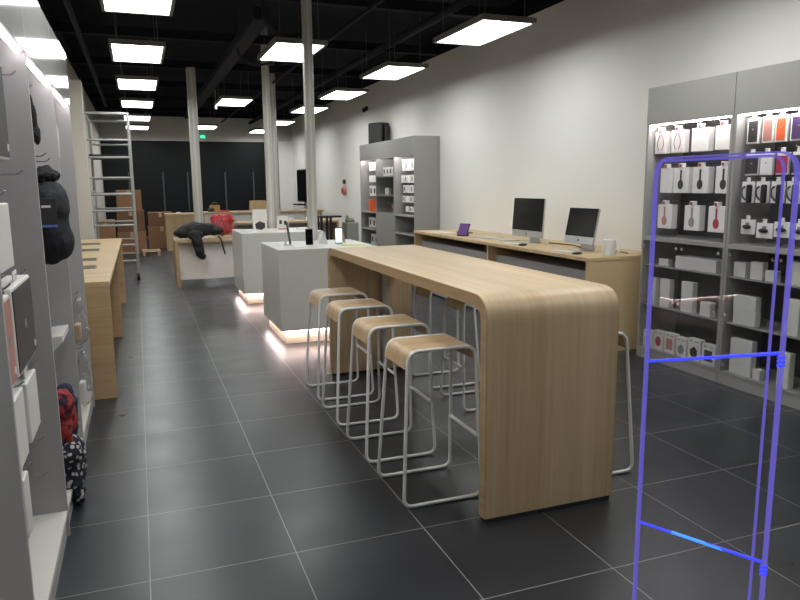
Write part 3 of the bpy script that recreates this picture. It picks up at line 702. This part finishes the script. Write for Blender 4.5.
# ------------------------------------------------------------ left oak tables
t = thing('display_table', 'long oak table on slab legs along the left wall beyond the shelving', 'table', (-.56, 7.8, 0))
MB().box(-.325, .325, -2.32, 2.32, .85, .886, .002).build('tabletop', 'oak_y', t)
for y in (-2.30, .0, 2.30): MB().box(-.32, .32, y-.02, y+.02, 0, .85).build('slab_leg', 'oakedge', t)
MB().box(-.31, -.29, -2.28, -.02, .1, .85).box(-.31, -.29, .02, 2.28, .1, .85).build('back_rail', 'oakedge', t)
for i, (y, lab) in enumerate(((6.5, 'dark grey tablet lying flat on the left oak table, nearest of four'), (7.2, 'dark grey tablet lying flat on the left oak table, second of four'), (8.3, 'dark grey tablet lying flat on the left oak table, third of four'), (9.2, 'dark grey tablet lying flat on the left oak table, farthest of four'))):
    x = -.50-.03*i
    t = thing('tablet', lab, 'tablet', (x, y, .886), 0, 'tablets on the left oak table')
    MB().box(-.13, .13, -.09, .09, .0, .010, .003).build('body', 'print_grey', t); MB().box(-.118, .118, -.08, .08, .0098, .0112).build('screen', 'charcoal', t)

# ------------------------------------------------------------ left shelving units
def left_unit(label, y0, y1, last=False):
    t = thing('shelving_unit', label, 'shelving', (-.39, y0, 0)); w = y1-y0; D = -.49
    MB().box(D, 0, -.012, .011, 0, 2.44).build('side_panel', 'lcab', t)
    if last: MB().box(D, 0, w-.0118, w+.012, 0, 2.44).build('side_panel', 'lcab', t)
    MB().box(D, D+.02, .012, w-.0125, .1, 2.44).build('back_panel', 'lcab', t)
    MB().box(-.02, .004, -.0115, w-.0135, 2.115, 2.445, .002).build('header', 'header', t)
    MB().box(D, -.002, .012, w-.0125, .10, .125).build('base_shelf', 'lshelf', t)
    MB().box(D, -.012, .012, w-.0125, 0, .10).build('plinth', 'lcab', t)
    MB().box(-.030, -.022, .03, w-.03, 2.105, 2.113).build('led_strip', 'led_left', t)
    return t
U0 = left_unit('grey wall shelving bay nearest the camera at the left edge', 1.28, 2.28)
U1 = left_unit('grey wall shelving bay hung with white boxes and tablet cases', 2.28, 3.3)
U2 = left_unit('grey wall shelving bay holding the dark backpack and scarves', 3.3, 4.29)
U3 = left_unit('grey wall shelving bay farthest along the left wall, with clear bags', 4.29, 5.3, True)
def lhook(u, y, z, x=-.40):
    l = u.location
    MB().tube(fillet([(-.86-l.x, y-l.y, z), (x-.02-l.x, y-l.y, z), (x-l.x, y-l.y, z+.018)], .01, 3), .003, 6).build('hook', 'chrome', u)
    MB().box(-.868-l.x, -.858-l.x, y-.02-l.y, y+.02-l.y, z-.01, z+.02).build('hook_plate', 'chrome', u)
def lbox(label, y0, y1, z0, z1, x0=-.62, x1=-.42, m='card', name='carton', cat='box', u=U1, hk=True, face=None):
    yc = (y0+y1)/2
    t = thing(name, label, cat, ((x0+x1)/2, yc, z0)); d = (x1-x0)/2; w = (y1-y0)/2
    MB().box(-d, d, -w, w, 0, z1-z0, .006).build('body', m, t)
    if face:
        MB().box(d, d+.004, -w+.012, w-.012, .012, z1-z0-.012, .001, seg=1).build('front_face', face, t)
        MB().lathe([(0, 0), (.018, 0), (.018, .002), (0, .002)], (d+.0035, 0, (z1-z0)*.5), 16, 'X').build('emblem', 'print_grey', t)
        MB().lathe([(0, 0), (.014, 0), (.014, .002), (0, .002)], (d+.0035, w-.04, .045), 16, 'X').build('sticker', 'card', t)
    MB().box(d-.02, d-.015, -.04, .04, z1-z0, z1-z0+.04, .002, seg=1).build('hang_tab', 'card', t)
    if hk: lhook(u, yc, z1+.025)
    return t
lbox('dark tablet case with pale border hanging at the top left edge of the shelving', 2.52, 2.86, 1.665, 2.0, -.46, -.42, 'card', 'tablet_case', 'case', face='charcoal')
lbox('white carton hanging at the left edge below the dark tablet case', 2.40, 2.74, 1.30, 1.52, -.62, -.42)
lbox('black tablet case in a white frame, behind the rose one on the left shelving', 2.61, 3.04, .925, 1.235, -.50, -.42, 'card', 'tablet_case', 'case', face='charcoal')
lbox('rose gold tablet case hanging in front of the black one on the left shelving', 2.42, 2.57, .93, 1.225, -.46, -.42, 'card', 'tablet_case', 'case', face='rose')
lbox('slim white box hanging low on the left shelving, nearer of two', 2.46, 2.66, .64, .885, -.56, -.42)
lbox('slim grey-white box hanging low on the left shelving, farther of two', 2.74, 2.98, .645, .87, -.54, -.42, 'cardg')
lbox('thin white box hanging lowest on the left shelving', 2.50, 2.60, .39, .60, -.50, -.42)
for y, z in ((2.9, .60), (2.88, .46), (3.0, 1.62), (3.06, 1.99), (2.38, 1.24)): lhook(U1, y, z)
for y, z in ((3.8, 1.72), (3.95, 1.70)): lhook(U2, y, z)
# backpack
def blob(name, m, balls, parent=None, vox=.012, disp=.015, ns=.05, loc=None, sm=4, **tags):
    mb = MB()
    for c, r, *q in balls: mb.ball(c, r, q[0] if q else None)
    return cloth(mb.build(name, m, parent, loc=loc, **tags), vox, disp, ns, sm)
t = thing('backpack', 'dark navy backpack with a printed swing tag hanging in the left shelving', 'bag', (-.43, 3.92, 1.18))
blob('body', 'bagfab', [((0, 0, .17), (.10, .17, .17)), ((0.02, -.01, .30), (.085, .15, .13)), ((.04, 0, .12), (.075, .13, .10))], t)
MB().tube(fillet([(0, -.06, .38), (0, -.05, .47), (0, .05, .47), (0, .06, .38)], .03), .012, 8).build('handle', 'bagfab', t, smooth=50)
g_ = MB().box(-.015, .06, -.185, -.181, .20, .34, .001, seg=1).build('swing_tag', 'charcoal', t)
MB().box(-.005, .035, -.1875, -.185, .295, .306).build('tag_lettering', 'paleband', g_)
MB().box(-.015, .06, -.1875, -.185, .201, .213).build('tag_band', 'blueband', g_)
blob('knit_hat', 'furry', [((0, 0, .03), (.07, .09, .035)), ((0, .05, .05), (.04, .05, .03))], vox=.008, disp=.03, ns=.02, loc=(-.43, 3.93, 1.60), label='fluffy black knitted hat on top of the dark backpack', category='hat')
t = thing('headset', 'dark curved headset hanging above the backpack in the left shelving', 'headset', (-.47, 3.68, 1.76))
blob('pad', 'furry', [((.05, 0, .05), (.018, .03, .045)), ((.045, .0, .13), (.014, .025, .06)), ((.035, 0, .20), (.012, .025, .04))], t, vox=.007, disp=.008, ns=.03)
lhook(U2, 3.68, 2.02, -.42)
# little ledge and hanging cable strap
t = MB().prism([(-.86, .80), (-.402, .83), (-.402, .80), (-.5, .70), (-.86, .66)], 'Y', 3.80, 4.12).build('ledge', 'lshelf', U2, loc=-U2.location)
# scarves
blob('scarf', 'redfab', [((0, 0, .23), (.06, .08, .08)), ((.015, .06, .15), (.045, .07, .10)), ((.005, -.02, .10), (.04, .05, .09))], vox=.009, disp=.03, ns=.035, loc=(-.415, 3.60, .30), label='rumpled red scarf hanging low from the left shelving', category='scarf')
blob('scarf', 'dots', [((0, 0, .20), (.075, .10, .08)), ((.01, .04, .10), (.06, .09, .10)), ((0, -.02, .05), (.05, .06, .09)), ((.02, .03, -.03), (.04, .06, .06))], vox=.009, disp=.03, ns=.035, loc=(-.40, 3.60, .09), label='navy scarf with white spots hanging below the red one', category='scarf')
blob('scarf', mat('navy_scarf', rgb(34, 40, 66), .85, noise=.4, scale=20, bump=.4), [((0, 0, .14), (.06, .06, .14)), ((.0, .03, .03), (.045, .05, .12))], vox=.009, disp=.025, ns=.035, loc=(-.42, 3.84, .30), label='plain navy scarf hanging behind the spotted one', category='scarf')
# clear bags
for lab, y, z, h_, b_ in (('clear plastic bag hanging in the farthest left bay, upper one', 4.86, .56, .31, 'pine'), ('clear plastic bag hanging in the farthest left bay, lower one', 4.86, .15, .36, 'cardg')):
    t = thing('plastic_bag', lab, 'bag', (-.42, y, z))
    blob('film', 'poly', [((.01, 0, h_*.35), (.055, .13, h_*.36)), ((.01, 0, h_*.7), (.03, .08, h_*.32))], t, vox=.012, disp=.03, ns=.04, sm=2)
    MB().box(-.02, .02, -.05, .05, .03, h_*.45, .01).build('contents', b_, t)
    lhook(U3, y, z+h_+.02)
MB().tube(fillet([(-.44, 4.62, 2.0), (-.42, 4.66, 1.9), (-.43, 4.70, 1.75)], .05), .009, 8).build('charging_cable', 'mount', smooth=50, label='white cable hanging straight down in the farthest left bay', category='cable')

# ------------------------------------------------------------ security gate
t = thing('security_gate', 'clear acrylic security gate with glowing violet edges at the right', 'security gate', (1.655, 1.66, 0))
YY0, YY1, HT, TH = -.275, .275, 1.652, .0085
outer = fil2([(YY0, 0), (YY0, HT), (YY1, HT), (YY1, 0)], [0.001, .07, .07, .001], 8)
def inset(d, r): return fil2([(YY0+d, d*.2), (YY0+d, HT-d), (YY1-d, HT-d), (YY1-d, d*.2)], [.001, r, r, .001], 8)
MB().prism([(a, b+.0) for a, b in inset(.006, .065)], 'X', -TH+.002, TH-.002).build('panel', 'acrylic', t)
def ring(o_, i_, x0, x1, nm, m):
    mb = MB(); bm = mb.bm; n = len(o_)
    V = [[bm.verts.new((x, a, b)) for a, b in poly] for x in (x0, x1) for poly in (o_, i_)]
    O0, I0, O1, I1 = V
    for i in range(n):
        j = (i+1) % n
        bm.faces.new((O0[i], O0[j], O1[j], O1[i])); bm.faces.new((I0[i], I1[i], I1[j], I0[j]))
        bm.faces.new((O0[i], I0[i], I0[j], O0[j])); bm.faces.new((O1[i], O1[j], I1[j], I1[i]))
    return mb.build(nm, m, t, smooth=40)
ring(inset(0, .07), inset(.005, .065), -TH, TH, 'glowing_edge', 'acryl_edge')
MB().tube(fillet([(0, YY0+.045, .005), (0, YY0+.045, HT-.012), (0, YY1-.03, HT-.012)], .045, 8), .0042, 8).build('inner_light_line', 'acryl_edge', t, smooth=50)
for z0, z1 in ((.945, 1.095), (.335, .462)):
    mb = MB(); sl = (z0-z1)/(YY1-YY0)
    p = [(0, YY1-.01, z0), (0, YY0+.01, z1)]
    mb.tube(p, .0052, 8).build('crossbar', 'acryl_bar', t)
    if z0 < .5: MB().tube([(0, .10, z1+(.10-YY0)*sl), (0, -.12, z1+(-.12-YY0)*sl)], .0056, 8).build('bright_segment', 'acryl_hot', t)
    c = MB()
    for q in range(3): c.box(-TH-.001, TH+.001, YY0-.002, YY0+.010, z1-.038+q*.012, z1-.031+q*.012)
    c.build('coil_window', 'acryl_bar', t)

# ------------------------------------------------------------ scaffold tower
t = thing('scaffold_tower', 'aluminium rolling scaffold tower by the left wall', 'scaffold', (-.4, 12.5, 0)); SX = .33
for y in (0, 1.45):
    for x in (-SX, SX):
        MB().tube([(x, y, .14), (x, y, 2.77)], .025, 12).build('upright', 'scaf', t, smooth=50)
        c = MB().lathe([(0, -.02), (.055, -.02), (.06, 0), (.055, .02), (0, .02)], (x, y, .062), 18, 'X').build('caster', 'rubber', t, smooth=40)
        MB().box(x-.035, x-.027, y-.02, y+.02, .05, .15).box(x+.027, x+.035, y-.02, y+.02, .05, .15).box(x-.035, x+.035, y-.03, y+.03, .13, .15).build('caster_fork', 'scaf', c)
    for z in (.34, .61, .94, 1.18, 1.45, 1.72, 2.05, 2.33, 2.75):
        if y and z in (2.05,): continue
        MB().tube([(-SX, y, z), (SX, y, z)], .018 if z < 2.7 else .025, 10).build('rung', 'scaf', t, smooth=50)
for x in (-SX, SX):
    for z in (.5, 1.5, 2.75): MB().tube([(x, 0, z), (x, 1.45, z)], .018, 10).build('side_brace', 'scaf', t, smooth=50)
MB().tube([(-SX, 0, .5), (-SX, 1.45, 1.5)], .016, 10).build('diagonal_brace', 'scaf', t, smooth=50)
MB().box(-SX+.03, SX-.03, .03, 1.42, 2.06, 2.10).build('platform', 'rubber', t)

# ------------------------------------------------------------ cartons, pallet at the back left
def cbox(label, x0, x1, y0, y1, z0, z1, m='board'):
    o = MB().box(x0, x1, y0, y1, z0, z1, .006).build('cardboard_box', m, label=label, category='box')
    l = o.location
    MB().box(-(x1-x0)/2*.12, (x1-x0)/2*.12, -(y1-y0)/2-.004, (y1-y0)/2+.004, (z1-z0)-.12, z1-z0-.001).build('packing_tape', 'pine', o)
    return o
cbox('brown cardboard box at the bottom of the tall stack behind the scaffold', -.5, .13, 17.6, 18.2, .0, .52)
cbox('brown cardboard box in the middle of the tall stack behind the scaffold', -.49, .12, 17.62, 18.18, .521, 1.02, 'board2')
cbox('brown cardboard box on top of the tall stack behind the scaffold', -.47, .08, 17.65, 18.15, 1.021, 1.5)
cbox('brown cardboard box left of the tall stack, seen through the scaffold', -.88, -.52, 16.6, 17.1, 0, .85)
cbox('wide brown cardboard box lying behind the stack, right of it', .2, .85, 18.9, 19.5, 0, .56)
cbox('brown cardboard box lying on the wide box behind the stack', .22, .8, 18.95, 19.45, .561, .92, 'board2')
t = thing('pallet', 'small pale wooden pallet on the floor beside the tall box stack', 'pallet', (.22, 17.2, 0))
for y in (-.25, 0, .25): MB().box(-.2, .2, y-.06, y+.06, .09, .11).build('deck_board', 'pine', t)
for x in (-.16, .16): MB().box(x-.03, x+.03, -.3, .3, 0, .09).build('bearer', 'pine', t)

# ------------------------------------------------------------ far counters and bench
t = thing('wooden_table', 'pale wooden table far back, left of the leftmost pole', 'table', (1.02, 18.3, 0))
MB().box(-.42, .42, -.35, .35, .87, .91).build('tabletop', 'oak_y', t)
MB().box(-.38, .38, -.3, -.27, .0, .87).build('front_panel', 'pine', t)
for x in (-.39, .39): MB().box(x-.02, x+.02, -.33, .33, 0, .87).build('side_panel', 'pine', t)
MB().box(-.05, .05, -.12, .12, 0, .03, .01).build('tape_roll', 'mount', loc=(.93, 18.15, .91), label='small white item on the far wooden table', category='item')
t = thing('service_counter', 'long far counter with a wooden top and pale ribbed front', 'counter', (2.9, 17.9, 0))
MB().box(-1.45, 1.6, -.3, .35, .90, .945).build('countertop', 'oak', t)
fr = MB().box(-1.42, 1.5, -.22, -.20, 0, .90)
for i in range(48): fr.box(-1.42+i*.061, -1.39+i*.061, -.235, -.22, .05, .88)
fr.build('ribbed_front', 'dispcard', t)
for x in (-1.42, 1.53): MB().box(x-.02, x+.02, -.28, .3, 0, .90).build('end_panel', 'oakedge', t)
t = thing('wooden_table', 'low oak table frame just behind the farther pedestal', 'table', (2.62, 14.6, 0))
MB().box(-.85, 1.35, -.3, .3, .80, .84).build('tabletop', 'oak', t)
for x in (-.83, 1.33): MB().box(x-.02, x+.02, -.3, .3, 0, .80).build('slab_leg', 'oakedge', t)
MB().box(-.8, 1.3, .24, .26, .1, .78).build('back_panel', 'dispcard', t)
for x in (2.75, 3.0, 3.35): small = MB().box(-.05, .05, -.04, .04, 0, .06, .01).build('accessory_box', 'mount', loc=(x, 14.55, .84), label='tiny white box on the oak table behind the pedestals, %s' % {2.75: 'leftmost of three', 3.0: 'middle of three', 3.35: 'rightmost of three'}[x], category='box', group='tiny boxes on the far oak table')
MB().prism([(-.42, 0), (.42, 0), (-.02, .26), (-.40, .26)], 'Y', -.03, .03).build('wooden_bracket', 'pine', loc=(3.05, 17.9, .945), label='sloping pale wooden board standing on the far counter', category='board')
t = thing('toolbox', 'small yellow-brown box of tools on the left end of the far counter', 'box', (1.78, 17.9, .945))
MB().box(-.12, .12, -.08, .08, 0, .16, .02).build('case', mat('ochre', rgb(180, 140, 80), .6), t); MB().box(-.18, -.02, -.12, -.09, 0, .09, .01).build('tool', 'print_dark', t); MB().tube(fillet([(-.08, 0, .16), (-.06, 0, .22), (.06, 0, .22), (.08, 0, .16)], .03), .01, 8).build('handle', 'print_dark', t)
MB().box(-.14, .14, -.05, .05, 0, .035, .01).build('red_tool', 'redbag', loc=(1.98, 17.75, .945), label='flat red item on the far counter beside the yellow-brown box', category='item')

t = thing('bench_table', 'low oak table with pale front panel carrying the black jacket', 'table', (1.3, 11.75, 0))
MB().box(-.80, .85, -.42, .45, .70, .735, .002).build('tabletop', 'oak', t)
for x in (-.775, .825): MB().box(x-.025, x+.025, -.42, .42, 0, .70).build('slab_leg', 'oakedge', t)
MB().box(-.75, .80, -.28, -.26, .10, .70).build('front_panel', 'dispcard', t)
blob('jacket', 'jacket', [((0, 0, .12), (.26, .17, .13)), ((.16, .02, .13), (.20, .15, .10)), ((.30, 0, .10), (.15, .13, .07)), ((-.18, -.02, .08), (.16, .14, .08)),
     ((-.02, -.20, .05), (.12, .09, .08)), ((.0, -.275, -.06), (.09, .045, .12)), ((.03, -.275, -.18), (.075, .045, .12)), ((.06, -.275, -.27), (.06, .04, .07))], vox=.014, disp=.04, ns=.07, loc=(.83, 11.54, .76), label='crumpled black jacket draped over the low oak table, one sleeve hanging', category='jacket')
MB().tube(fillet([(1.16, 11.36, .79), (1.20, 11.30, .74), (1.22, 11.31, .62), (1.25, 11.31, .5)], .04), .012, 8).build('strap', 'black', label='black strap hanging over the edge beside the jacket', category='strap')
t = thing('carrier_bag', 'red and clear carrier bag standing on the low oak table behind the jacket', 'bag', (1.30, 11.95, .75))
blob('bag', 'redbag', [((0, 0, .17), (.19, .12, .17)), ((.08, 0, .25), (.12, .1, .12)), ((-.1, 0, .27), (.1, .08, .1))], t, vox=.014, disp=.05, ns=.06)
blob('clear_film', 'poly', [((.03, -.02, .16), (.24, .15, .16)), ((.14, 0, .24), (.10, .1, .09))], t, vox=.016, disp=.05, ns=.06)

# frame trolley and crate seen behind the nearer pedestal
t = thing('trolley', 'black metal frame stand behind the nearer pedestal', 'stand', (3.2, 12.2, 0))
MB().box(-.2, .2, -.15, .15, 1.0, 1.03).build('top', 'black', t)
for x in (-.17, .0, ):
    for y in (-.13, .13): MB().box(x-.02, x+.02, y-.02, y+.02, 0, 1.0).build('leg', 'black', t)
MB().box(-.17, .0, -.14, -.12, .2, .24).build('rail', 'black', t)
t = thing('wire_bin', 'grey-green mesh bin of odds and ends beside the black frame stand', 'bin', (3.6, 12.25, 0))
MB().box(-.10, .13, -.15, .15, .0, .90, .01).build('basket', 'greymesh', t)
blob('contents', mat('muted_olive', rgb(110, 112, 84), .8, noise=.4, scale=20), [((.01, 0, .92), (.09, .10, .06)), ((-.04, 0, .98), (.03, .04, .06))], t, vox=.016, disp=.04, ns=.05)

# ------------------------------------------------------------ camera, world, view
cam = bpy.data.cameras.new('camera'); co = bpy.data.objects.new('camera', cam); C.objects.link(co)
cam.sensor_width = 36; cam.lens = 692.2/800*36; cam.clip_start = .05; cam.clip_end = 100
yaw, pitch, roll = .357436, .165185, -.0087434
f = Vector((math.sin(yaw)*math.cos(pitch), math.cos(yaw)*math.cos(pitch), -math.sin(pitch)))
r0 = Vector((math.cos(yaw), -math.sin(yaw), 0)); u0 = r0.cross(f)
r = r0*math.cos(roll)+u0*math.sin(roll); u = -r0*math.sin(roll)+u0*math.cos(roll)
mw = Matrix((( r.x, u.x, -f.x, 0), (r.y, u.y, -f.y, 0), (r.z, u.z, -f.z, 1.57), (0, 0, 0, 1)))
co.matrix_world = mw
sc = bpy.context.scene; sc.camera = co
w = bpy.data.worlds.new('world'); sc.world = w; w.use_nodes = True
w.node_tree.nodes['Background'].inputs[0].default_value = (.9, .93, 1, 1); w.node_tree.nodes['Background'].inputs[1].default_value = .02
vs = sc.view_settings; vs.view_transform = 'Standard'; vs.look = 'None'; vs.gamma = 1; vs.exposure = .5; vs.use_curve_mapping = False
